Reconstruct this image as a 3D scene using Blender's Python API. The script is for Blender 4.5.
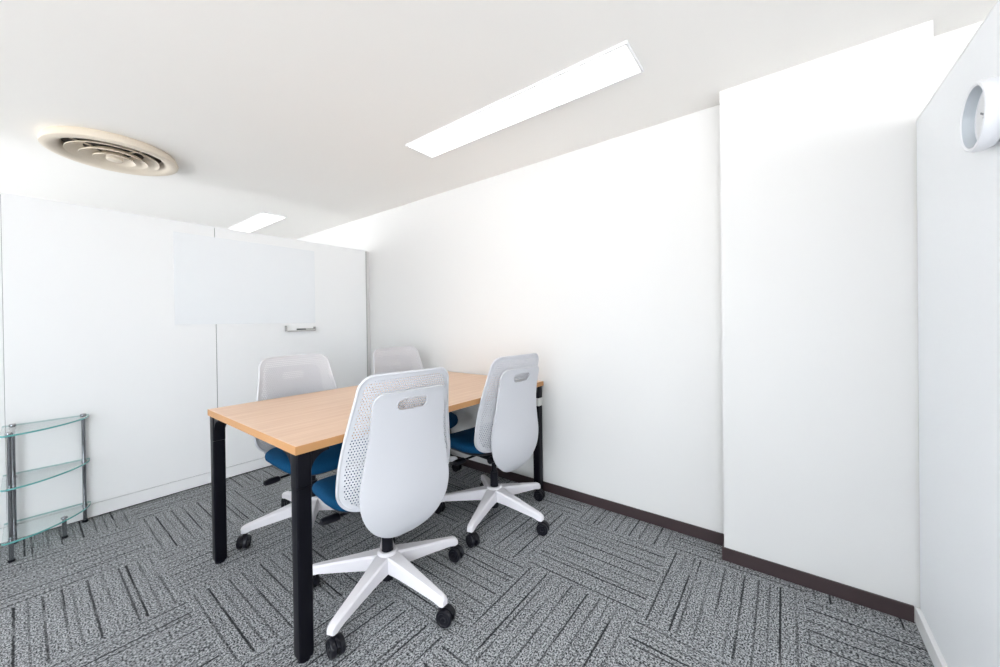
import bpy, bmesh, math, random
from mathutils import Vector, Matrix

for o in list(bpy.data.objects):
    bpy.data.objects.remove(o)
SC = bpy.context.scene
COL = SC.collection
PI = math.pi

# ------------------------------------------------------------------ camera
# world: +X runs towards the long white wall, +Y along it (left in the photograph), Z up
F_PX, YAW, PITCH, ROLL, CX, CY, EYE = 369.70, 0.6538, -0.0050, -0.0135, 500.04, 323.14, 1.113
fw = Vector((math.cos(YAW) * math.cos(PITCH), math.sin(YAW) * math.cos(PITCH), math.sin(PITCH)))
rt = Vector((math.sin(YAW), -math.cos(YAW), 0))
up = rt.cross(fw)
rt, up = (rt * math.cos(ROLL) + up * math.sin(ROLL)), (up * math.cos(ROLL) - rt * math.sin(ROLL))
cam = bpy.data.objects.new('camera', bpy.data.cameras.new('camera'))
COL.objects.link(cam)
M = Matrix.Identity(4)
for i in range(3):
    M[i][0], M[i][1], M[i][2] = rt[i], up[i], -fw[i]
M[2][3] = EYE
cam.matrix_world = M
cam.data.sensor_width = 36.0
cam.data.lens = F_PX / 1000 * 36.0
cam.data.shift_x = (500 - CX) / 1000
cam.data.shift_y = -(333.5 - CY) / 1000
cam.data.clip_start = 0.02
SC.camera = cam

# ------------------------------------------------------------------ light and exposure
SC.view_settings.view_transform = 'Standard'
SC.view_settings.look = 'None'
SC.view_settings.gamma = 1
SC.view_settings.use_curve_mapping = False
SC.view_settings.exposure = -0.45
W = bpy.data.worlds.new('daylight')
SC.world = W
W.use_nodes = True
wt = W.node_tree
wbk = wt.nodes['Background']
wbk.inputs[1].default_value = 9.0
# pale sky above, brighter half below the horizon added to light the ceiling
wtc = wt.nodes.new('ShaderNodeTexCoord'); wsx = wt.nodes.new('ShaderNodeSeparateXYZ'); wmr = wt.nodes.new('ShaderNodeMapRange')
wmx = wt.nodes.new('ShaderNodeMix'); wmx.data_type = 'RGBA'
wt.links.new(wtc.outputs['Generated'], wsx.inputs[0]); wt.links.new(wsx.outputs[2], wmr.inputs[0])
wmr.inputs[1].default_value = -0.08; wmr.inputs[2].default_value = 0.08
wt.links.new(wmr.outputs[0], wmx.inputs['Factor'])
wmx.inputs['A'].default_value = (1.17, 1.19, 1.21, 1)
wmx.inputs['B'].default_value = (0.95, 1.02, 1.09, 1)
wt.links.new(wmx.outputs['Result'], wbk.inputs[0])
SC.cycles.caustics_reflective = False
SC.cycles.caustics_refractive = False
LAMP = 4.0            # brightness of the ceiling light diffusers

# ------------------------------------------------------------------ materials
def mat(name, col, rough=0.5, metal=0.0, spec=0.5, **kw):
    m = bpy.data.materials.new(name)
    m.use_nodes = True
    b = m.node_tree.nodes['Principled BSDF']
    b.inputs['Base Color'].default_value = (*col, 1)
    b.inputs['Roughness'].default_value = rough
    b.inputs['Metallic'].default_value = metal
    b.inputs['Specular IOR Level'].default_value = spec
    for k, v in kw.items():
        b.inputs[k.replace('_', ' ')].default_value = v
    return m

def nodes(m):
    return m.node_tree, m.node_tree.nodes['Principled BSDF']

def N(t, typ, **kw):
    n = t.nodes.new(typ)
    for k, v in kw.items():
        setattr(n, k, v)
    return n

def math_n(t, op, a, b=None, c=None):
    n = N(t, 'ShaderNodeMath', operation=op)
    for i, v in enumerate((a, b, c)):
        if v is None:
            continue
        if isinstance(v, (int, float)):
            n.inputs[i].default_value = v
        else:
            t.links.new(v, n.inputs[i])
    return n.outputs[0]

def bumpy(m, scale, strength, dist=0.001, detail=3, coord='Object'):
    t, b = nodes(m)
    tc = N(t, 'ShaderNodeTexCoord')
    n = N(t, 'ShaderNodeTexNoise')
    n.inputs['Scale'].default_value = scale
    n.inputs['Detail'].default_value = detail
    t.links.new(tc.outputs[coord], n.inputs['Vector'])
    bp = N(t, 'ShaderNodeBump')
    bp.inputs['Strength'].default_value = strength
    bp.inputs['Distance'].default_value = dist
    t.links.new(n.outputs['Fac'], bp.inputs['Height'])
    t.links.new(bp.outputs[0], b.inputs['Normal'])
    return m

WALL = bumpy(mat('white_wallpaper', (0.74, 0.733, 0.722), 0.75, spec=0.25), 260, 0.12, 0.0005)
CEIL = bumpy(mat('white_ceiling_paint', (0.93, 0.908, 0.875), 0.85, spec=0.2), 200, 0.12, 0.0005)
PANEL = mat('white_partition_steel', (0.885, 0.89, 0.895), 0.55, spec=0.2)
RPANEL = mat('white_partition_painted_daylight', (0.93, 0.95, 0.975), 0.5, spec=0.3)  # stronger daylight on the right partition put into its colour, paler and bluer
TRIMGREY = mat('partition_grey_trim', (0.50, 0.50, 0.49), 0.45)
TRIMWHITE = mat('partition_white_trim', (0.88, 0.885, 0.89), 0.4)
GAP = mat('dark_joint', (0.10, 0.10, 0.10), 0.8)
SKIRT = mat('dark_brown_skirting', (0.045, 0.028, 0.030), 0.45)
WHITEBOARD = mat('glossy_whiteboard', (0.85, 0.872, 0.895), 0.12, spec=0.5)
WPLAST = mat('pale_grey_white_resin', (0.61, 0.613, 0.645), 0.36, spec=0.4)
WBASE = mat('white_base_resin', (0.79, 0.77, 0.80), 0.36, spec=0.4)
BPLAST = mat('black_plastic', (0.006, 0.006, 0.010), 0.38, spec=0.25)
BRUBBER = mat('black_caster_rubber', (0.007, 0.007, 0.011), 0.30, spec=0.3)
BMETAL = mat('black_coated_steel', (0.004, 0.004, 0.007), 0.34, spec=0.16)
CHROME = mat('chrome', (0.33, 0.34, 0.36), 0.12, metal=1.0)
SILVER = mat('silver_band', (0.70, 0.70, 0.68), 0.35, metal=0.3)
VENT = mat('beige_vent_enamel', (0.79, 0.70, 0.58), 0.5)
VENTDARK = mat('vent_throat', (0.10, 0.085, 0.07), 0.9)
CLOCKW = mat('white_clock_case', (0.84, 0.85, 0.88), 0.35)
CLOCKGREY = mat('pale_grey_bezel', (0.52, 0.56, 0.60), 0.5)
DIAL = mat('clock_dial', (0.85, 0.85, 0.86), 0.6)
HAND = mat('grey_clock_hand', (0.20, 0.20, 0.22), 0.5)
INK = mat('black_marker_plastic', (0.012, 0.012, 0.012), 0.35)
LGREY = mat('light_grey_plastic', (0.38, 0.37, 0.36), 0.45)

FABRIC = mat('navy_blue_seat_fabric', (0.004, 0.06, 0.15), 0.85, spec=0.15)
t_, b_ = nodes(FABRIC)
tc = N(t_, 'ShaderNodeTexCoord')
ns = N(t_, 'ShaderNodeTexNoise'); ns.inputs['Scale'].default_value = 420; ns.inputs['Detail'].default_value = 2
t_.links.new(tc.outputs['Object'], ns.inputs['Vector'])
rp = N(t_, 'ShaderNodeValToRGB')
rp.color_ramp.elements[0].position = 0.3; rp.color_ramp.elements[0].color = (0.002, 0.042, 0.105, 1)
rp.color_ramp.elements[1].position = 0.7; rp.color_ramp.elements[1].color = (0.004, 0.075, 0.185, 1)
t_.links.new(ns.outputs['Fac'], rp.inputs[0]); t_.links.new(rp.outputs[0], b_.inputs['Base Color'])
bp_ = N(t_, 'ShaderNodeBump'); bp_.inputs['Strength'].default_value = 0.3; bp_.inputs['Distance'].default_value = 0.001
t_.links.new(ns.outputs['Fac'], bp_.inputs['Height']); t_.links.new(bp_.outputs[0], b_.inputs['Normal'])

WOOD = mat('beech_laminate', (0.74, 0.47, 0.30), 0.42, spec=0.35)
t_, b_ = nodes(WOOD)
tc = N(t_, 'ShaderNodeTexCoord')
mp = N(t_, 'ShaderNodeMapping'); mp.inputs['Scale'].default_value = (1.1, 26, 26)
n1 = N(t_, 'ShaderNodeTexNoise'); n1.inputs['Scale'].default_value = 1.6; n1.inputs['Detail'].default_value = 5
n1.inputs['Roughness'].default_value = 0.55
t_.links.new(tc.outputs['Object'], mp.inputs[0]); t_.links.new(mp.outputs[0], n1.inputs['Vector'])
rp = N(t_, 'ShaderNodeValToRGB')
rp.color_ramp.elements[0].position = 0.32; rp.color_ramp.elements[0].color = (0.75, 0.50, 0.345, 1)
rp.color_ramp.elements[1].position = 0.68; rp.color_ramp.elements[1].color = (0.86, 0.62, 0.455, 1)
t_.links.new(n1.outputs['Fac'], rp.inputs[0]); t_.links.new(rp.outputs[0], b_.inputs['Base Color'])
EDGE = mat('orange_wood_edging', (0.52, 0.265, 0.105), 0.45)

# pale greenish shelf glass: mostly clear, reflecting at grazing angles, green on its cut edge
def glass_mat(name, tint, rough=0.02, clear=0.9):
    m = bpy.data.materials.new(name); m.use_nodes = True
    t = m.node_tree; t.nodes.remove(t.nodes['Principled BSDF'])
    tr = N(t, 'ShaderNodeBsdfTransparent'); tr.inputs[0].default_value = (*tint, 1)
    gl = N(t, 'ShaderNodeBsdfGlossy'); gl.inputs['Roughness'].default_value = rough
    lw = N(t, 'ShaderNodeLayerWeight'); lw.inputs[0].default_value = 0.5
    pw_ = N(t, 'ShaderNodeMath', operation='POWER'); pw_.inputs[1].default_value = 2.6
    t.links.new(lw.outputs['Facing'], pw_.inputs[0])
    fr = N(t, 'ShaderNodeMath', operation='MULTIPLY_ADD'); fr.inputs[1].default_value = 0.95; fr.inputs[2].default_value = 0.04
    t.links.new(pw_.outputs[0], fr.inputs[0])
    mx = N(t, 'ShaderNodeMixShader')
    ge = N(t, 'ShaderNodeNewGeometry')
    ff = N(t, 'ShaderNodeMath', operation='SUBTRACT'); ff.inputs[0].default_value = 1.0
    t.links.new(ge.outputs['Backfacing'], ff.inputs[1])
    ml = N(t, 'ShaderNodeMath', operation='MULTIPLY')
    t.links.new(fr.outputs[0], ml.inputs[0]); t.links.new(ff.outputs[0], ml.inputs[1])
    t.links.new(ml.outputs[0], mx.inputs[0]); t.links.new(tr.outputs[0], mx.inputs[1]); t.links.new(gl.outputs[0], mx.inputs[2])
    t.links.new(mx.outputs[0], t.nodes['Material Output'].inputs[0])
    return m
GLASS = glass_mat('clear_shelf_glass', (0.955, 0.992, 0.988))
GEDGE = mat('green_glass_edge', (0.16, 0.47, 0.46), 0.15, spec=0.6)

LIGHT = bpy.data.materials.new('lit_diffuser'); LIGHT.use_nodes = True
t_ = LIGHT.node_tree; t_.nodes.remove(t_.nodes['Principled BSDF'])
em = N(t_, 'ShaderNodeEmission'); em.inputs[0].default_value = (1.0, 0.96, 0.90, 1); em.inputs[1].default_value = LAMP
t_.links.new(em.outputs[0], t_.nodes['Material Output'].inputs[0])

# carpet tiles, 50 cm, laid in alternate directions, irregular dark grooves
CARPET = mat('grey_carpet_tiles', (0.2, 0.2, 0.2), 0.95, spec=0.1)
t_, b_ = nodes(CARPET)
tc = N(t_, 'ShaderNodeTexCoord')
sx = N(t_, 'ShaderNodeSeparateXYZ'); t_.links.new(tc.outputs['Object'], sx.inputs[0])
def mn(*a): return math_n(t_, *a)
tu = mn('DIVIDE', mn('SUBTRACT', sx.outputs[0], 0.40), 0.5)
tv = mn('DIVIDE', mn('SUBTRACT', sx.outputs[1], 0.44), 0.5)
iu, iv = mn('FLOOR', tu), mn('FLOOR', tv)
fu, fv = mn('SUBTRACT', tu, iu), mn('SUBTRACT', tv, iv)
par = mn('FLOORED_MODULO', mn('ADD', iu, iv), 2.0)          # 0: grooves run along Y, 1: along X
across = mn('ADD', mn('MULTIPLY', fu, mn('SUBTRACT', 1.0, par)), mn('MULTIPLY', fv, par))
along = mn('ADD', mn('MULTIPLY', fv, mn('SUBTRACT', 1.0, par)), mn('MULTIPLY', fu, par))
cb = N(t_, 'ShaderNodeCombineXYZ'); t_.links.new(iu, cb.inputs[0]); t_.links.new(iv, cb.inputs[1])
wn = N(t_, 'ShaderNodeTexWhiteNoise', noise_dimensions='2D'); t_.links.new(cb.outputs[0], wn.inputs['Vector'])
flip = mn('GREATER_THAN', wn.outputs['Value'], 0.5)
acr = mn('ABSOLUTE', mn('SUBTRACT', across, flip))           # turned half round in some tiles
wob = N(t_, 'ShaderNodeTexNoise'); wob.inputs['Scale'].default_value = 60; t_.links.new(tc.outputs['Object'], wob.inputs['Vector'])
acr = mn('ADD', acr, mn('MULTIPLY', mn('SUBTRACT', wob.outputs['Fac'], 0.5), 0.012))
LINES = [(0.055, .9), (0.135, .45), (0.215, 1.0), (0.262, .8), (0.365, .55), (0.455, .9), (0.545, .35), (0.60, .95), (0.70, .7), (0.775, .45), (0.845, 1.0), (0.94, .6)]
tot = None
for p_, s_ in LINES:
    d = mn('ABSOLUTE', mn('SUBTRACT', acr, p_))
    v = N(t_, 'ShaderNodeMapRange'); t_.links.new(d, v.inputs[0])
    v.inputs[1].default_value = 0.0045; v.inputs[2].default_value = 0.0095
    v.inputs[3].default_value = s_; v.inputs[4].default_value = 0.0
    tot = v.outputs[0] if tot is None else mn('MAXIMUM', tot, v.outputs[0])
# groove strength fades in and out along its length
cl = N(t_, 'ShaderNodeCombineXYZ')
t_.links.new(mn('MULTIPLY', acr, 26.0), cl.inputs[0]); t_.links.new(mn('MULTIPLY', along, 2.2), cl.inputs[1])
t_.links.new(mn('ADD', mn('MULTIPLY', iu, 7.3), mn('MULTIPLY', iv, 3.1)), cl.inputs[2])
nf = N(t_, 'ShaderNodeTexNoise'); nf.inputs['Scale'].default_value = 1.0; t_.links.new(cl.outputs[0], nf.inputs['Vector'])
mrf = N(t_, 'ShaderNodeMapRange'); t_.links.new(nf.outputs['Fac'], mrf.inputs[0])
mrf.inputs[1].default_value = 0.28; mrf.inputs[2].default_value = 0.50
groove = mn('MULTIPLY', tot, mrf.outputs[0])
# fine streaks along the pile and salt-and-pepper loops
cs = N(t_, 'ShaderNodeCombineXYZ')
t_.links.new(mn('MULTIPLY', acr, 105.0), cs.inputs[0]); t_.links.new(mn('MULTIPLY', along, 66.0), cs.inputs[1]); t_.links.new(mn('ADD', iu, mn('MULTIPLY', iv, 5.0)), cs.inputs[2])
n2 = N(t_, 'ShaderNodeTexNoise'); n2.inputs['Scale'].default_value = 1.0; n2.inputs['Detail'].default_value = 2; n2.inputs['Roughness'].default_value = 0.7
t_.links.new(cs.outputs[0], n2.inputs['Vector'])
rp = N(t_, 'ShaderNodeValToRGB')
rp.color_ramp.elements[0].position = 0.40; rp.color_ramp.elements[0].color = (0.025, 0.027, 0.03, 1)
rp.color_ramp.elements[1].position = 0.62; rp.color_ramp.elements[1].color = (0.55, 0.57, 0.59, 1)
cs2 = N(t_, 'ShaderNodeCombineXYZ')
t_.links.new(mn('MULTIPLY', acr, 70.0), cs2.inputs[0]); t_.links.new(mn('MULTIPLY', along, 3.0), cs2.inputs[1]); t_.links.new(mn('ADD', iu, mn('MULTIPLY', iv, 9.0)), cs2.inputs[2])
n3 = N(t_, 'ShaderNodeTexNoise'); n3.inputs['Scale'].default_value = 1.0; t_.links.new(cs2.outputs[0], n3.inputs['Vector'])
t_.links.new(mn('ADD', n2.outputs['Fac'], mn('MULTIPLY', mn('SUBTRACT', n3.outputs['Fac'], 0.5), 0.13)), rp.inputs[0])
mx = N(t_, 'ShaderNodeMix', data_type='RGBA'); mx.inputs['B'].default_value = (0.020, 0.021, 0.024, 1)
t_.links.new(mn('MULTIPLY', groove, 0.92), mx.inputs['Factor']); t_.links.new(rp.outputs[0], mx.inputs['A'])
t_.links.new(mx.outputs['Result'], b_.inputs['Base Color'])
bp_ = N(t_, 'ShaderNodeBump'); bp_.inputs['Strength'].default_value = 0.5; bp_.inputs['Distance'].default_value = 0.003
t_.links.new(mn('SUBTRACT', n2.outputs['Fac'], groove), bp_.inputs['Height']); t_.links.new(bp_.outputs[0], b_.inputs['Normal'])

# ------------------------------------------------------------------ mesh helpers
def finish(name, bm, m, parent=None, sharp=35, smooth=True):
    me = bpy.data.meshes.new(name)
    bmesh.ops.recalc_face_normals(bm, faces=bm.faces[:])
    bm.to_mesh(me); bm.free()
    for mm in (m if isinstance(m, (list, tuple)) else [m]):
        me.materials.append(mm)
    if smooth:
        for p in me.polygons: p.use_smooth = True
        me.set_sharp_from_angle(angle=math.radians(sharp))
    o = bpy.data.objects.new(name, me)
    COL.objects.link(o)
    if parent: o.parent = parent
    return o

def box(bm, x0, x1, y0, y1, z0, z1, bev=0.0, seg=2, mi=0):
    r = bmesh.ops.create_cube(bm, size=1.0)
    vs = r['verts']
    for v in vs:
        v.co = Vector(((x0 + x1) / 2 + v.co.x * (x1 - x0), (y0 + y1) / 2 + v.co.y * (y1 - y0), (z0 + z1) / 2 + v.co.z * (z1 - z0)))
    fs = set(f for v in vs for f in v.link_faces)
    for f in fs: f.material_index = mi
    if bev:
        es = list(set(e for v in vs for e in v.link_edges))
        bmesh.ops.bevel(bm, geom=es, offset=bev, segments=seg, profile=0.5, affect='EDGES')

def loft(bm, rings, cap0=True, cap1=True, mi=0, closed=True):
    vr = [[bm.verts.new(p) for p in r] for r in rings]
    n = len(vr[0])
    for a, b in zip(vr, vr[1:]):
        for i in range(n if closed else n - 1):
            f = bm.faces.new((a[i], a[(i + 1) % n], b[(i + 1) % n], b[i])); f.material_index = mi
    if cap0: bm.faces.new(list(reversed(vr[0]))).material_index = mi
    if cap1: bm.faces.new(vr[-1]).material_index = mi
    return vr

def cyl(bm, p0, p1, r0, r1=None, n=24, mi=0):
    p0, p1 = Vector(p0), Vector(p1); r1 = r0 if r1 is None else r1
    d = (p1 - p0).normalized()
    a = d.orthogonal().normalized(); b = d.cross(a)
    rings = [[p + (a * math.cos(2 * PI * k / n) + b * math.sin(2 * PI * k / n)) * r for k in range(n)] for p, r in ((p0, r0), (p1, r1))]
    loft(bm, rings, mi=mi)

def lathe(bm, prof, n=48, centre=(0, 0, 0), axis='Z', closed=False, mi=0):
    """prof: list of (radius, height); the last joins the first when closed"""
    rings = []
    for r, h in prof:
        ring = []
        for k in range(n):
            c, s = r * math.cos(2 * PI * k / n), r * math.sin(2 * PI * k / n)
            p = (c, s, h) if axis == 'Z' else ((c, h, s) if axis == 'Y' else (h, c, s))
            ring.append(Vector(p) + Vector(centre))
        rings.append(ring)
    if closed:
        vr = [[bm.verts.new(p) for p in r] for r in rings]
        m_ = len(vr)
        for j in range(m_):
            a, b = vr[j], vr[(j + 1) % m_]
            for i in range(n):
                bm.faces.new((a[i], a[(i + 1) % n], b[(i + 1) % n], b[i])).material_index = mi
    else:
        loft(bm, rings, mi=mi)

def tube(bm, pts, r, n=10, closed=False, mi=0):
    pts = [Vector(p) for p in pts]; m_ = len(pts); rings = []
    ref = None
    for i, p in enumerate(pts):
        if closed: d = pts[(i + 1) % m_] - pts[i - 1]
        else: d = pts[min(i + 1, m_ - 1)] - pts[max(i - 1, 0)]
        d.normalize()
        if ref is None: ref = d.orthogonal().normalized()
        a = (ref - d * ref.dot(d)).normalized(); ref = a; b = d.cross(a)
        rings.append([p + (a * math.cos(2 * PI * k / n) + b * math.sin(2 * PI * k / n)) * r for k in range(n)])
    if closed:
        vr = [[bm.verts.new(p) for p in q] for q in rings]
        # match the twist of the last ring to the first
        best = min(range(n), key=lambda s: (rings[-1][s] - rings[0][0]).length)
        for j in range(m_):
            a, b = vr[j], vr[(j + 1) % m_]; sh = best if j == m_ - 1 else 0
            for i in range(n):
                bm.faces.new((a[(i + sh) % n], a[(i + 1 + sh) % n], b[(i + 1) % n], b[i])).material_index = mi
    else:
        loft(bm, rings, mi=mi)

def thing(name, label, cat, loc=(0, 0, 0), rz=0.0, group=None):
    o = bpy.data.objects.new(name, None)
    o.empty_display_size = 0.05
    COL.objects.link(o)
    o.location = loc; o.rotation_euler = (0, 0, rz)
    o['label'] = label; o['category'] = cat
    if group: o['group'] = group
    return o

def tag(o, label, cat, group=None):
    o['label'] = label; o['category'] = cat
    if group: o['group'] = group
    return o

def dup(root, loc, rz, label):
    r = root.copy(); COL.objects.link(r); r.location = loc; r.rotation_euler = (0, 0, rz); r['label'] = label
    for ch in list(root.children):
        c = ch.copy(); COL.objects.link(c); c.parent = r
        for g in list(ch.children):
            d = g.copy(); COL.objects.link(d); d.parent = c
    return r

def struct(name, bm, m, parent=None, **kw):
    kw.setdefault('smooth', False)
    o = finish(name, bm, m, parent, **kw)
    if not parent: o['kind'] = 'structure'
    return o

def slab(name, dims, m, parent=None, bev=0.0):
    bm = bmesh.new()
    for d in (dims if isinstance(dims[0], (list, tuple)) else [dims]):
        box(bm, *d, bev=bev)
    return struct(name, bm, m, parent)

# ------------------------------------------------------------------ the room
UB, UC, VA, VC, VD, HC, HP = 2.091, 1.9707, 3.191, 0.2243, -0.3826, 2.153, 1.81
U0, V0, V1 = -2.2, -4.6, 7.2
slab('floor', (U0, UB + .15, V0, V1, -0.12, 0.0), CARPET)
slab('ceiling', (U0, UB + .15, V0, V1, HC, HC + 0.12), CEIL)
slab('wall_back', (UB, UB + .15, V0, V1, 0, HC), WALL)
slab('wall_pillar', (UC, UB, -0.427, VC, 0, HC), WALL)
slab('baseboard_back', (UB - .008, UB, VC, V1, 0, 0.058), SKIRT, bev=.001)
slab('baseboard_pillar', [(UC - .008, UC, VD + .014, VC + .008, 0, 0.058), (UC, UB - .008, VC, VC + .008, 0, 0.058)], SKIRT)
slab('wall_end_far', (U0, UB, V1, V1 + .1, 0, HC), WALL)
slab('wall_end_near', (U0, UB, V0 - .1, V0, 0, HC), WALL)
# window side behind the photographer: sill, head and mullions, the daylight comes through
wb = [(U0 - .1, U0, V0, V1, 0, 0.35), (U0 - .1, U0, V0, V1, 2.08, HC), (U0 - .1, U0, 1.55, 3.40, 0.35, 2.08)]  # last box: unseen solid pier, added to cut daylight on the left side
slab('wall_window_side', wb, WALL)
slab('window_1', [(U0 - .08, U0 - .02, y - .03, y + .03, 0.35, 2.08) for y in (-4.55, -3.1, -1.65, -.1, 4.8, 6.2, 7.15)], TRIMGREY)

# left partition: two steel faced panels on a low base strip, grey edge post
SEAM = 0.857
L0, L1 = -0.945, 2.058
SEAM2 = -0.045
bm = bmesh.new()
box(bm, L0, SEAM2 - .0006, VA, VA + .05, 0.086, HP - .0045, bev=.0015)
box(bm, SEAM2 + .0006, SEAM - .002, VA, VA + .05, 0.086, HP - .0045, bev=.0015)
box(bm, SEAM + .002, L1 - .012, VA, VA + .05, 0.086, HP - .0045, bev=.0015)
wl = struct('wall_left', bm, PANEL)
bm = bmesh.new(); box(bm, L0 + .003, L1 - .014, VA + .008, VA + .042, 0.006, HP - .008)
struct('joint', bm, GAP, wl)
bm = bmesh.new(); box(bm, L0, L1, VA - .001, VA + .051, HP - .005, HP, bev=.001)
struct('trim_1', bm, TRIMWHITE)
bm = bmesh.new(); box(bm, L1 - .011, L1, VA - .002, VA + .051, 0.0, HP - .006, bev=.002)
struct('trim_2', bm, TRIMGREY)
bm = bmesh.new(); box(bm, L1 + .0005, UB - .0005, VA + .012, VA + .045, 0.06, HP - .004)
struct('trim_3', bm, WALL)
bm = bmesh.new(); box(bm, L0, L1 - .012, VA, VA + .05, 0.010, 0.083, bev=.001)
struct('baseboard_left', bm, TRIMWHITE)
# right partition with the clock
bm = bmesh.new(); box(bm, 0.62, UC - .010, VD - .045, VD, 0.062, HP - .0045, bev=.0015)
struct('wall_right', bm, RPANEL)
bm = bmesh.new(); box(bm, 0.62, UC - .010, VD - .046, VD + .001, HP - .005, HP, bev=.001)
struct('trim_4', bm, TRIMWHITE)
bm = bmesh.new(); box(bm, UC - .0095, UC - .0005, VD - .045, VD - .005, 0.0, HP - .006)
struct('trim_5', bm, TRIMGREY)
bm = bmesh.new(); box(bm, 0.62, UC - .009, VD - .05, VD + .012, 0.0, 0.060, bev=.002)
struct('baseboard_right', bm, TRIMWHITE)

# ------------------------------------------------------------------ ceiling lights
def ceiling_light(v0, label):
    u0, u1, v1 = 1.400, 1.588, v0 + 1.27
    t = thing('ceiling_light', label, 'ceiling light', ((u0 + u1) / 2, (v0 + v1) / 2, HC), 0, 'recessed ceiling lights')
    hu, hv = (u1 - u0) / 2, (v1 - v0) / 2
    bm = bmesh.new(); w = .010
    z0, z1 = -.012, 0.0
    box(bm, -hu - w, -hu, -hv - w, hv + w, z0, z1, bev=.002)
    box(bm, hu, hu + w, -hv - w, hv + w, z0, z1, bev=.002)
    box(bm, -hu, hu, -hv - w, -hv, z0, z1, bev=.002)
    box(bm, -hu, hu, hv, hv + w, z0, z1, bev=.002)
    finish('frame', bm, TRIMWHITE, t, smooth=False)
    bm = bmesh.new(); box(bm, -hu, hu, -hv, hv, -.009, -.001)
    finish('diffuser', bm, LIGHT, t)
    return t
ceiling_light(0.462, 'long lit white ceiling light above the meeting table')
ceiling_light(3.81, 'lit ceiling light beyond the left partition, partly hidden by its top edge')
ceiling_light(-2.888, 'lit ceiling light over the next room behind the right partition')

# ------------------------------------------------------------------ round ceiling vent
vt = thing('ceiling_vent', 'round beige ceiling air vent with concentric rings near the left partition', 'air vent', (0.36, 3.12, HC))
bm = bmesh.new()
lathe(bm, [(0.205, -.004), (0.215, -.030), (0.240, -.047), (0.268, -.050), (0.282, -.044), (0.285, -.030), (0.278, -.012), (0.270, 0.0), (0.21, 0.0)], 96, closed=True)
finish('outer_rim', bm, VENT, vt)
bm = bmesh.new(); lathe(bm, [(0.206, -.0005), (0.206, -.004), (0.001, -.004), (0.001, -.0005)], 64)
finish('throat', bm, VENTDARK, vt)
def cone(r_in, r_out, z_in, z_out):
    bm = bmesh.new(); th = .005
    k = 6
    out = [(r_in + (r_out - r_in) * i / k, z_in + (z_out - z_in) * (i / k) ** 1.6) for i in range(k + 1)]
    lathe(bm, out + [(r, z + th) for r, z in reversed(out)], 72, closed=True)
    return bm
finish('ring', cone(0.125, 0.196, -.012, -.046), VENT, vt)
finish('ring', cone(0.070, 0.142, -.018, -.056), VENT, vt)
finish('ring', cone(0.024, 0.088, -.024, -.062), VENT, vt)
bm = bmesh.new(); lathe(bm, [(0.034, -.030), (0.037, -.055), (0.034, -.062), (0.020, -.066), (0.001, -.067)], 48)
finish('centre_cap', bm, VENT, vt)
bm = bmesh.new()
for k in range(2):
    a = k * PI / 2 + .5
    p = Vector((math.cos(a), math.sin(a), 0)) * .207
    cyl(bm, p + Vector((0, 0, -.026)), -p + Vector((0, 0, -.026)), .004, n=8)
finish('bracket', bm, VENT, vt)

# ------------------------------------------------------------------ whiteboard, tray, marker
bm = bmesh.new(); box(bm, 0.632, 1.556, VA - .0035, VA - .0001, 1.120, 1.735, bev=.001)
tag(finish('whiteboard', bm, WHITEBOARD, smooth=False), 'glossy white writing sheet stuck across the joint of the left partition', 'whiteboard')
tr = thing('marker_tray', 'small white pen tray on the partition under the whiteboard', 'pen tray', (1.425, VA, 1.055))
bm = bmesh.new()
box(bm, -.112, .112, -.004, -.0003, 0, .052, bev=.001)
box(bm, -.112, .112, -.034, -.004, 0, .004, bev=.001)
box(bm, -.112, .112, -.038, -.034, 0, .009, bev=.001)
finish('tray', bm, TRIMWHITE, tr, smooth=False)
bm = bmesh.new()
box(bm, -.116, -.1121, -.039, -.0003, -.001, .046, bev=.001)
box(bm, .1121, .116, -.039, -.0003, -.001, .034, bev=.001)
box(bm, -.1119, .1119, -.0395, -.0383, -.003, .006)
finish('edging', bm, LGREY, tr, smooth=False)
mk = thing('marker_pen', 'board marker with a black cap lying in the pen tray', 'marker', (1.425, VA - .018, 1.0675))
bm = bmesh.new(); cyl(bm, (-.028, 0, 0.0), (.040, 0, 0.0), .0083); finish('cap', bm, INK, mk)
bm = bmesh.new(); cyl(bm, (.040, 0, 0.0), (.106, 0, 0.0), .0076); finish('barrel', bm, LGREY, mk)
for o in mk.children: o.location.z = 0.0

# ------------------------------------------------------------------ wall clock
ck = thing('wall_clock', 'small round white clock on the right partition', 'clock', (1.315, VD, 1.557))
bm = bmesh.new()
lathe(bm, [(0.062, .006), (0.070, .010), (0.075, .022), (0.0755, .034), (0.073, .041), (0.069, .0425), (0.0655, .040), (0.0635, .034), (0.0625, .022), (0.058, .0215), (0.055, .006)], 96, axis='Y', closed=True)
finish('case', bm, CLOCKW, ck)
bm = bmesh.new(); lathe(bm, [(0.0605, .018), (0.0605, .0205), (0.0005, .0205)], 64, axis='Y'); finish('dial', bm, DIAL, ck)
bm = bmesh.new(); lathe(bm, [(0.052, .0003), (0.052, .018), (0.001, .018)], 48, axis='Y'); finish('back_plate', bm, BPLAST, ck)
def hand(name, ang, ln, w):
    bm = bmesh.new(); box(bm, -w, w, .0215, .0225, -.008, ln)
    o = finish(name, bm, HAND, ck); o.rotation_euler = (0, ang, 0)
    return o
hand('hour_hand', 1.05, .030, .0018)
hand('minute_hand', -1.2, .044, .0013).location.y = .0015
bm = bmesh.new()
lathe(bm, [(0.0628, .0215), (0.0634, .034), (0.0652, .0402), (0.0640, .0402), (0.0622, .034), (0.0612, .0215)], 96, axis='Y', closed=True)
finish('bezel_liner', bm, CLOCKGREY, ck)

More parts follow.
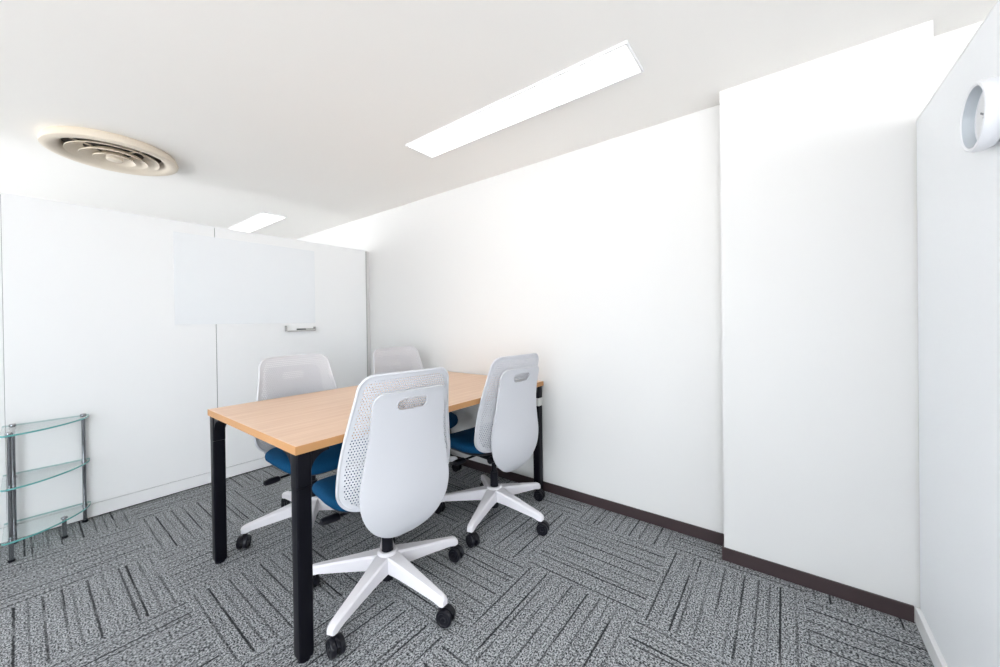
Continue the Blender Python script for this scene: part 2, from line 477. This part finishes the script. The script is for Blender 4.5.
# ------------------------------------------------------------------ corner glass shelf
GX, GY = -0.058, VA - .004
sh = thing('corner_shelf', 'three tier curved glass corner shelf with chrome legs beside the left partition', 'shelf', (GX, GY, 0))
RG = 0.303
def shelf_outline(r):
    c = .012
    pts = [(c * .3, -c * .3)]
    pts.append((r - .012, -.0)); pts.append((r, -.010))
    k = 28
    # gently bowed front: between a circle and a flatter bow
    for i in range(1, k):
        a = PI / 2 * i / k
        rr = r * (1 - .055 * math.sin(2 * a) ** 2)
        pts.append((rr * math.cos(a), -rr * math.sin(a)))
    pts += [(.010, -r), (0, -r + .012)]
    return pts
for z in (0.100, 0.350, 0.602):
    g = bmesh.new(); th = .008
    o2 = shelf_outline(RG)
    loft(g, [[(x, y, z) for x, y in o2], [(x, y, z + th) for x, y in o2]])
    for f in g.faces:
        if len(f.verts) == 4 and abs(f.normal.z) < .5: f.material_index = 0
    g.normal_update()
    for f in g.faces: f.material_index = 1 if abs(f.normal.z) < .5 else 0
    finish('glass_shelf', g, [GLASS, GEDGE], sh, sharp=20)
LEGS = [(0.027, -RG + .039), (RG - .024, -.016), (0.036, -.030), (.196, -.166)]
for i, (x, y) in enumerate(LEGS):
    top = 0.614 if i < 3 else .108
    bm = bmesh.new()
    zs = [0.012, .096, .104, top] if i == 3 else [0.012, top]
    cyl(bm, (x, y, .012), (x, y, top - .004), .0082, n=20)
    lathe(bm, [(.0125, top - .004), (.0125, top), (.010, top + .004), (.001, top + .005)], 20, (x, y, 0))
    lg = finish('leg', bm, CHROME, sh)
    bm = bmesh.new(); lathe(bm, [(.010, .0005), (.012, .003), (.012, .012), (.001, .014)], 20, (x, y, 0))
    finish('foot', bm, BPLAST, lg)
    if i < 3:
        for z in (.100, .350, .602):
            bm = bmesh.new(); lathe(bm, [(.0084, z - .010), (.0125, z - .010), (.0125, z - .001), (.0084, z - .001)], 20, (x, y, 0), closed=True)
            finish('collar', bm, CHROME, lg)

# ------------------------------------------------------------------ meeting table
TU0, TU1, TV0, TV1, TZ = 0.536, 2.0789, 1.2429, 2.1428, 0.72
tcx, tcy = (TU0 + TU1) / 2, (TV0 + TV1) / 2
tb = thing('meeting_table', 'rectangular beech topped meeting table on black square legs against the long wall', 'table', (tcx, tcy, 0))
hu, hv = (TU1 - TU0) / 2, (TV1 - TV0) / 2
bm = bmesh.new(); box(bm, -hu + .0015, hu - .0015, -hv + .0015, hv - .0015, TZ - .029, TZ, bev=.001, seg=1)
finish('tabletop', bm, WOOD, tb, smooth=False)
bm = bmesh.new()
z0, z1 = TZ - .0285, TZ - .0012
for d in ((-hu, -hu + .0014, -hv, hv), (hu - .0014, hu, -hv, hv), (-hu + .0014, hu - .0014, -hv, -hv + .0014), (-hu + .0014, hu - .0014, hv - .0014, hv)):
    box(bm, *d, z0, z1)
finish('edge_banding', bm, EDGE, tb, smooth=False)
ZT = TZ - .0295
LW, INS = .048, .006
def rounded_square(cx, cy, w, r, z, n=4):
    pts = []
    for (sx_, sy_, a0) in ((1, 1, 0), (-1, 1, PI / 2), (-1, -1, PI), (1, -1, 3 * PI / 2)):
        for k in range(n + 1):
            a = a0 + PI / 2 * k / n
            pts.append((cx + sx_ * (w / 2 - r) + r * math.cos(a), cy + sy_ * (w / 2 - r) + r * math.sin(a), z))
    return pts
for sx_ in (-1, 1):
    for sy_ in (-1, 1):
        cx_, cy_ = sx_ * (hu - INS - LW / 2), sy_ * (hv - INS - LW / 2)
        bm = bmesh.new()
        loft(bm, [rounded_square(cx_, cy_, LW - .004, .006, .014), rounded_square(cx_, cy_, LW, .007, .022), rounded_square(cx_, cy_, LW, .007, ZT - .115)])
        lg = finish('leg', bm, BMETAL, tb)
        bm = bmesh.new(); lathe(bm, [(.014, .0005), (.020, .002), (.020, .010), (.010, .0142)], 24, (cx_, cy_, 0))
        finish('foot', bm, BPLAST, lg)
        # cast corner bracket, flaring inwards along both sides in a curve
        bm = bmesh.new()
        loft(bm, [rounded_square(cx_, cy_, LW + .001, .007, ZT - .113), rounded_square(cx_, cy_, LW + .001, .007, ZT - .0005)])
        for ax in (0, 1):
            prof = []
            R_ = .062
            for k in range(9):
                a = PI / 2 * k / 8
                prof.append((R_ - R_ * math.sin(a), -R_ - .012 + R_ * (1 - math.cos(a))))
            prof = [(0, -R_ - .012)] + [(R_ * (1 - math.cos(PI / 2 * k / 8)), -R_ - .012 + R_ * math.sin(PI / 2 * k / 8)) for k in range(9)] + [(R_, -.0005), (0, -.0005)]
            ww = LW / 2 - .004
            rings = []
            for side in (-1, 1):
                ring = []
                for d_, h_ in prof:
                    if ax == 0: ring.append((cx_ - sx_ * (LW / 2 - .001 + d_), cy_ + side * ww, ZT + h_))
                    else: ring.append((cx_ + side * ww, cy_ - sy_ * (LW / 2 - .001 + d_), ZT + h_))
                rings.append(ring)
            loft(bm, rings)
        finish('corner_bracket', bm, BMETAL, lg)
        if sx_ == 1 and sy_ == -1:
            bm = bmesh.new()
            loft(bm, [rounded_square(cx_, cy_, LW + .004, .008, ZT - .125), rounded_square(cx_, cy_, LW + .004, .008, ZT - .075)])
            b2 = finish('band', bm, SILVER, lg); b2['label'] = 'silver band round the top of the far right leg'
bm = bmesh.new()
for yy in (-.26, .26): box(bm, -hu + .1, hu - .1, yy - .02, yy + .02, ZT - .030, ZT - .0005, bev=.002)
for xx in (-.62, 0, .62): box(bm, xx - .02, xx + .02, -hv + .115, hv - .115, ZT - .030, ZT - .0005, bev=.002)
finish('under_frame', bm, BMETAL, tb)

# ------------------------------------------------------------------ office chair (faces local +Y)
def lerp_table(tab, z):
    if z <= tab[0][0]: return tab[0][1]
    for (a, va), (b, vb) in zip(tab, tab[1:]):
        if z <= b:
            k = (z - a) / (b - a); k = k * k * (3 - 2 * k) if len(tab) > 90 else k
            return va + (vb - va) * k
    return tab[-1][1]
def smooth_table(tab, n=60):
    """Catmull-Rom resample"""
    out = []
    P = [tab[0]] + list(tab) + [tab[-1]]
    for i in range(1, len(P) - 2):
        for k in range(n // len(tab) + 2):
            t = k / (n // len(tab) + 2)
            p0, p1, p2, p3 = P[i - 1], P[i], P[i + 1], P[i + 2]
            out.append(tuple(.5 * (2 * p1[j] + (p2[j] - p0[j]) * t + (2 * p0[j] - 5 * p1[j] + 4 * p2[j] - p3[j]) * t * t + (3 * p1[j] - p0[j] - 3 * p2[j] + p3[j]) * t ** 3) for j in (0, 1)))
    out.append(tab[-1])
    return out

ch = thing('office_chair', 'white backed office chair nearest the camera, its back and handle slot in full view', 'chair', group='white office chairs with blue seats at the table')

# star base
HUBZ = .165
bm = bmesh.new()
lathe(bm, [(.024, .092), (.044, .092), (.050, .105), (.050, .140), (.042, .158), (.034, .166), (.025, .166)], 40, closed=True)
for k in range(5):
    a = 2 * PI * k / 5
    d = Vector((math.cos(a), math.sin(a), 0)); s = Vector((-math.sin(a), math.cos(a), 0))
    rings = []
    for r, zt, zb, w in ((.020, .158, .096, .070), (.045, .156, .094, .064), (.10, .1455, .092, .054), (.20, .1265, .084, .042), (.285, .1105, .077, .034), (.312, .105, .070, .032), (.324, .099, .070, .029), (.330, .092, .072, .024)):
        c = d * r
        h = w / 2; ch_ = min(.007, (zt - zb) * .3)
        ring = [c + s * h + Vector((0, 0, zb)), c + s * h + Vector((0, 0, zt - ch_)), c + s * (h - ch_) + Vector((0, 0, zt)),
                c - s * (h - ch_) + Vector((0, 0, zt)), c - s * h + Vector((0, 0, zt - ch_)), c - s * h + Vector((0, 0, zb))]
        rings.append(ring)
    loft(bm, rings)
base = finish('star_base', bm, WBASE, ch, sharp=40)
ORI = 0.0
def caster(k):
    a = 2 * PI * k / 5
    c = Vector((math.cos(a), math.sin(a), 0)) * .312
    sw = CASTER_SWIVEL[k]
    f = Vector((math.cos(sw), math.sin(sw), 0)); s = Vector((-f.y, f.x, 0))
    o = c + f * .016                       # axle, trailing the stem
    R = .0305
    bm = bmesh.new()
    cyl(bm, c + Vector((0, 0, .050)), c + Vector((0, 0, .074)), .010, n=16)
    # hood over the wheels
    rings = []
    for j in range(9):
        th = PI * (j / 8) * .92 - .1
        p = o + f * (R + .003) * -math.cos(th) * .98 + Vector((0, 0, R + .0005 + (R + .003) * math.sin(th)))
        q = o + f * (R * .55) * -math.cos(th) + Vector((0, 0, R + .0005 + (R * .55) * math.sin(th)))
        rings.append([p + s * .0055, p - s * .0055, q - s * .0055, q + s * .0055])
    loft(bm, rings)
    cyl(bm, o + s * .022 + Vector((0, 0, R + .0005)), o - s * .022 + Vector((0, 0, R + .0005)), .006, n=12)
    hd = finish('caster', bm, BPLAST, base)
    return hd, o, s, R
CASTER_SWIVEL = [1.10, 1.55, 1.40, 1.25, 4.55]
for k in range(5):
    hd, o, s, R = caster(k)
    hd.parent = ch
    for sd in (-1, 1):
        bm = bmesh.new()
        z = Vector((0, 0, R + .0005))
        m0 = o + s * sd * .0060 + z
        ax = s * sd
        a_ = Vector((0, 0, 1)); b_v = ax.cross(a_)
        rings = []
        for r, h in ((.010, 0), (R - .002, 0), (R, .002), (R, .0145), (R - .002, .0170), (R - .008, .0180), (R - .010, .0160), (.010, .0160), (.008, .0185), (.001, .0185)):
            rings.append([m0 + ax * h + (a_ * math.cos(2 * PI * q / 28) + b_v * math.sin(2 * PI * q / 28)) * r for q in range(28)])
        loft(bm, rings)
        finish('wheel', bm, BRUBBER, hd, sharp=30)
# gas cylinder
bm = bmesh.new()
cyl(bm, (0, 0, .045), (0, 0, .166), .0235, n=28)
cyl(bm, (0, 0, .166), (0, 0, .250), .0225, n=28)
cyl(bm, (0, 0, .250), (0, 0, .345), .0145, n=24)
finish('gas_cylinder', bm, BPLAST, ch)
# tilt mechanism with the arm carrying the back
bm = bmesh.new()
box(bm, -.075, .075, -.10, .12, .335, .385, bev=.012)
box(bm, -.045, .045, -.150, -.08, .322, .372, bev=.012)
lathe(bm, [(.030, .300), (.040, .315), (.040, .345), (.001, .345)], 28)
cyl(bm, (-.095, -.06, .350), (.095, -.06, .350), .018, n=20)
finish('tilt_mechanism', bm, BPLAST, ch)
def lever(side, y, ln, z):
    bm = bmesh.new()
    cyl(bm, (side * .07, y, z), (side * (ln - .07), y + .005, z - .004), .006, n=10)
    x0 = side * (ln - .075)
    ax = Vector((side, .05, -.03)).normalized()
    p = Vector((x0, y + .005, z - .004))
    q = Vector((0, 1, 0)); w = ax.cross(q)
    rings = []
    for r, h in ((.009, 0), (.016, .006), (.018, .020), (.017, .055), (.014, .070), (.004, .075)):
        rings.append([p + ax * h + (q * math.cos(2 * PI * j / 16) * 1.25 + w * math.sin(2 * PI * j / 16) * .8) * r for j in range(16)])
    loft(bm, rings)
    return finish('lever', bm, BPLAST, ch)
lever(1, .075, .275, .352)
lever(-1, .055, .245, .352)

# seat pan and cushion
def superring(hx, y0, y1, z, dz=None, n=64, e=3.6):
    pts = []
    cy_, hy = (y0 + y1) / 2, (y1 - y0) / 2
    for k in range(n):
        a = 2 * PI * k / n
        c, s = math.cos(a), math.sin(a)
        x = hx * math.copysign(abs(c) ** (2 / e), c); y = cy_ + hy * math.copysign(abs(s) ** (2 / e), s)
        drop = 0.0
        yy = (y - .10) / .18
        if yy > 0: drop = -.028 * yy * yy
        pts.append((x, y, z + drop + .010 * (x / .24) ** 2))
    return pts
SY0, SY1, SW = -.108, .290, .238
bm = bmesh.new()
loft(bm, [superring(SW - .075, SY0 + .06, SY1 - .07, .380), superring(SW - .045, SY0 + .03, SY1 - .04, .386), superring(SW - .020, SY0 + .012, SY1 - .016, .400), superring(SW - .014, SY0 + .008, SY1 - .010, .408)])
finish('seat_pan', bm, BPLAST, ch)
bm = bmesh.new()
loft(bm, [superring(SW - .012, SY0 + .006, SY1 - .008, .409), superring(SW - .002, SY0, SY1, .418), superring(SW, SY0 - .001, SY1 + .001, .430), superring(SW - .004, SY0 + .002, SY1 - .003, .443),
          superring(SW - .016, SY0 + .010, SY1 - .014, .453), superring(SW - .045, SY0 + .03, SY1 - .04, .459), superring(SW - .10, SY0 + .08, SY1 - .10, .461), superring(.05, .02, .12, .4605)])
finish('seat', bm, FABRIC, ch, sharp=60)

# perforated back shell
SZ0, SZ1 = .428, .930
YC = smooth_table([(.42, -.140), (.46, -.149), (.54, -.158), (.62, -.159), (.72, -.166), (.82, -.184), (.94, -.212)])
KX = [(.46, .90), (.60, .74), (.80, .55), (.95, .50)]
def shell_y(x, z): return lerp_table(YC, z) + lerp_table(KX, z) * x * x
HW = smooth_table([(.42, .220), (.46, .236), (.50, .243), (.56, .243), (.64, .234), (.76, .213), (.86, .196), (.94, .184)])
def shell_outline(inset=0.0, step=.01):
    """closed list of (x, z), rounded corners"""
    z0, z1 = SZ0 + inset, SZ1 - inset
    rt_, rb = .062 - inset * .7, .085 - inset * .7
    right = []
    # bottom centre to bottom right corner
    wb_ = lerp_table(HW, z0 + rb) - inset
    n = 14
    for k in range(n): right.append((k / n * (wb_ - rb), z0))
    for k in range(n + 1):
        a = -PI / 2 + PI / 2 * k / n
        right.append((wb_ - rb + rb * math.cos(a), z0 + rb + rb * math.sin(a)))
    m_ = 26
    for k in range(1, m_):
        z = z0 + rb + (z1 - rt_ - z0 - rb) * k / m_
        right.append((lerp_table(HW, z) - inset, z))
    wt = lerp_table(HW, z1 - rt_) - inset
    for k in range(n + 1):
        a = PI / 2 * k / n
        right.append((wt - rt_ + rt_ * math.cos(a), z1 - rt_ + rt_ * math.sin(a)))
    for k in range(1, n + 1): right.append(((1 - k / n) * (wt - rt_), z1))
    left = [(-x, z) for x, z in reversed(right[1:-1])]
    return right + left
def inside(x, z, inset):
    x = abs(x); z0, z1 = SZ0 + inset, SZ1 - inset
    if z < z0 or z > z1: return False
    rt_, rb = .062 - inset * .7, .085 - inset * .7
    if z < z0 + rb: r_, zc, s_ = rb, z0 + rb, -1
    elif z > z1 - rt_: r_, zc, s_ = rt_, z1 - rt_, 1
    else: return x < lerp_table(HW, z) - inset
    w = lerp_table(HW, zc) - inset
    if x > w: return False
    return x < w - r_ or math.hypot(x - (w - r_), z - zc) < r_
bm = bmesh.new()
T2 = .0016
P_ = .0050
ni, nj = 50, int((SZ1 - SZ0) / P_) + 2
vc = {}
def gv(i, j, layer):
    k = (i, j, layer)
    if k not in vc:
        x, z = i * P_, SZ0 + j * P_
        vc[k] = bm.verts.new((x, shell_y(x, z) + T2 * layer, z))
    return vc[k]
cells = set(); holes = set()
for i in range(-ni, ni):
    for j in range(0, nj):
        xc, zc = (i + .5) * P_, SZ0 + (j + .5) * P_
        if not inside(xc, zc, .012): continue
        hole = (j % 2 == 1) and ((i + (1 if (j // 2) % 2 else 0)) % 2 == 0) and inside(xc, zc, .022)
        (holes if hole else cells).add((i, j))
for (i, j) in cells:
    for L_ in (-1, 1):
        q = [gv(i, j, L_), gv(i + 1, j, L_), gv(i + 1, j + 1, L_), gv(i, j + 1, L_)]
        bm.faces.new(q if L_ < 0 else q[::-1])
for (i, j) in holes:
    for (a, b) in (((i, j), (i + 1, j)), ((i + 1, j), (i + 1, j + 1)), ((i + 1, j + 1), (i, j + 1)), ((i, j + 1), (i, j))):
        if (a + (-1,)) in vc and (b + (-1,)) in vc:
            try: bm.faces.new((gv(*a, -1), gv(*b, -1), gv(*b, 1), gv(*a, 1)))
            except ValueError: pass
finish('back_mesh', bm, WPLAST, ch, sharp=30)
bm = bmesh.new()
oo, ii = shell_outline(.002), shell_outline(.021)
n = len(oo)
def ring_pts(ol, dy): return [Vector((x, shell_y(x, z) + dy, z)) for x, z in ol]
vr = [[bm.verts.new(p) for p in ring_pts(ol, dy)] for ol, dy in ((oo, -.004), (oo, .004), (ii, .0030), (ii, -.0030))]
for a in range(4):
    A, B_ = vr[a], vr[(a + 1) % 4]
    for i in range(n): bm.faces.new((A[i], A[(i + 1) % n], B_[(i + 1) % n], B_[i]))
tube(bm, ring_pts(shell_outline(.004), 0), .0062, n=10, closed=True)
finish('back_frame', bm, WPLAST, ch, sharp=50)

# rear support panel with the handle slot
YP = smooth_table([(.298, -.150), (.335, -.172), (.40, -.186), (.47, -.190), (.56, -.188), (.66, -.193), (.76, -.206), (.83, -.222), (.864, -.236)])
WP = smooth_table([(.298, .030), (.307, .064), (.325, .100), (.355, .138), (.40, .170), (.45, .186), (.50, .189), (.56, .181), (.63, .167), (.70, .157), (.78, .153), (.82, .153)])
PZ0, PZ1, PR = .298, .864, .042
def pw(z):
    w = lerp_table(WP, z)
    if z > PZ1 - PR:
        d = z - (PZ1 - PR)
        w = w - PR + math.sqrt(max(PR * PR - d * d, 0))
    return max(w, .012)
bm = bmesh.new()
zs = [PZ0 + .012 * (k / 6) ** 1.5 for k in range(6)] + [PZ0 + .012 + (PZ1 - PR - PZ0 - .012) * k / 44 for k in range(44)] + [PZ1 - PR + PR * math.sin(PI / 2 * k / 12) for k in range(13)]
ns_ = 30
rows = []
for z in zs:
    w = pw(z)
    rows.append([bm.verts.new((w * (2 * i / ns_ - 1), lerp_table(YP, z) + .42 * (w * (2 * i / ns_ - 1)) ** 2, z)) for i in range(ns_ + 1)])
for A, B_ in zip(rows, rows[1:]):
    for i in range(ns_): bm.faces.new((A[i], A[i + 1], B_[i + 1], B_[i]))
bp0 = finish('back_panel', bm, WPLAST, ch)
cut = bmesh.new()
HZ, HH, HX = .813, .0235, .064
ring = []
for k in range(13): a = -PI / 2 + PI * k / 12; ring.append((HX - HH + HH * math.cos(a), HZ + HH * math.sin(a)))
for k in range(13): a = PI / 2 + PI * k / 12; ring.append((-HX + HH + HH * math.cos(a), HZ + HH * math.sin(a)))
loft(cut, [[(x, -.35, z) for x, z in ring], [(x, -.10, z) for x, z in ring]])
co = finish('cutter', cut, WPLAST)
m1 = bp0.modifiers.new('s', 'SOLIDIFY'); m1.thickness = .008; m1.offset = 0
m2 = bp0.modifiers.new('b', 'BOOLEAN'); m2.object = co; m2.operation = 'DIFFERENCE'; m2.solver = 'EXACT'
m3 = bp0.modifiers.new('v', 'BEVEL'); m3.width = .0026; m3.segments = 3; m3.limit_method = 'ANGLE'; m3.angle_limit = math.radians(50)
dg = bpy.context.evaluated_depsgraph_get()
me = bpy.data.meshes.new_from_object(bp0.evaluated_get(dg))
bp0.modifiers.clear(); bp0.data = me; me.name = 'back_panel'
for p in me.polygons: p.use_smooth = True
me.set_sharp_from_angle(angle=math.radians(40))
bpy.data.objects.remove(co)
# raised lip round the slot
bm = bmesh.new()
def lip(x, z, dy): return Vector((x, lerp_table(YP, z) + .42 * x * x + dy, z))
tube(bm, [lip(x, z, -.004) for x, z in ring], .0022, n=8, closed=True)
finish('handle_rim', bm, WPLAST, bp0)

def place(o, hub, facing, star):
    o.location = (hub[0], hub[1], 0); o.rotation_euler = (0, 0, math.radians(facing - 90))
    for c in o.children:
        n_ = c.name.split('.')[0]
        if n_ in ('star_base', 'caster'): c.rotation_euler = (0, 0, math.radians(star - (facing - 90)))
spots = [((0.931, 1.323), 81.5, 200, None),
         ((1.663, 1.332), 83.5, 196, 'white office chair on the near side of the table, closest to the long wall'),
         ((0.985, 2.075), -90, 165, 'white backed office chair across the table, in front of the left partition'),
         ((1.700, 2.095), -92, 190, 'white backed office chair across the table in the far corner, mostly hidden')]
for hub, facing, star, lab in spots:
    o = ch if lab is None else dup(ch, (0, 0, 0), 0, lab)
    place(o, hub, facing, star)
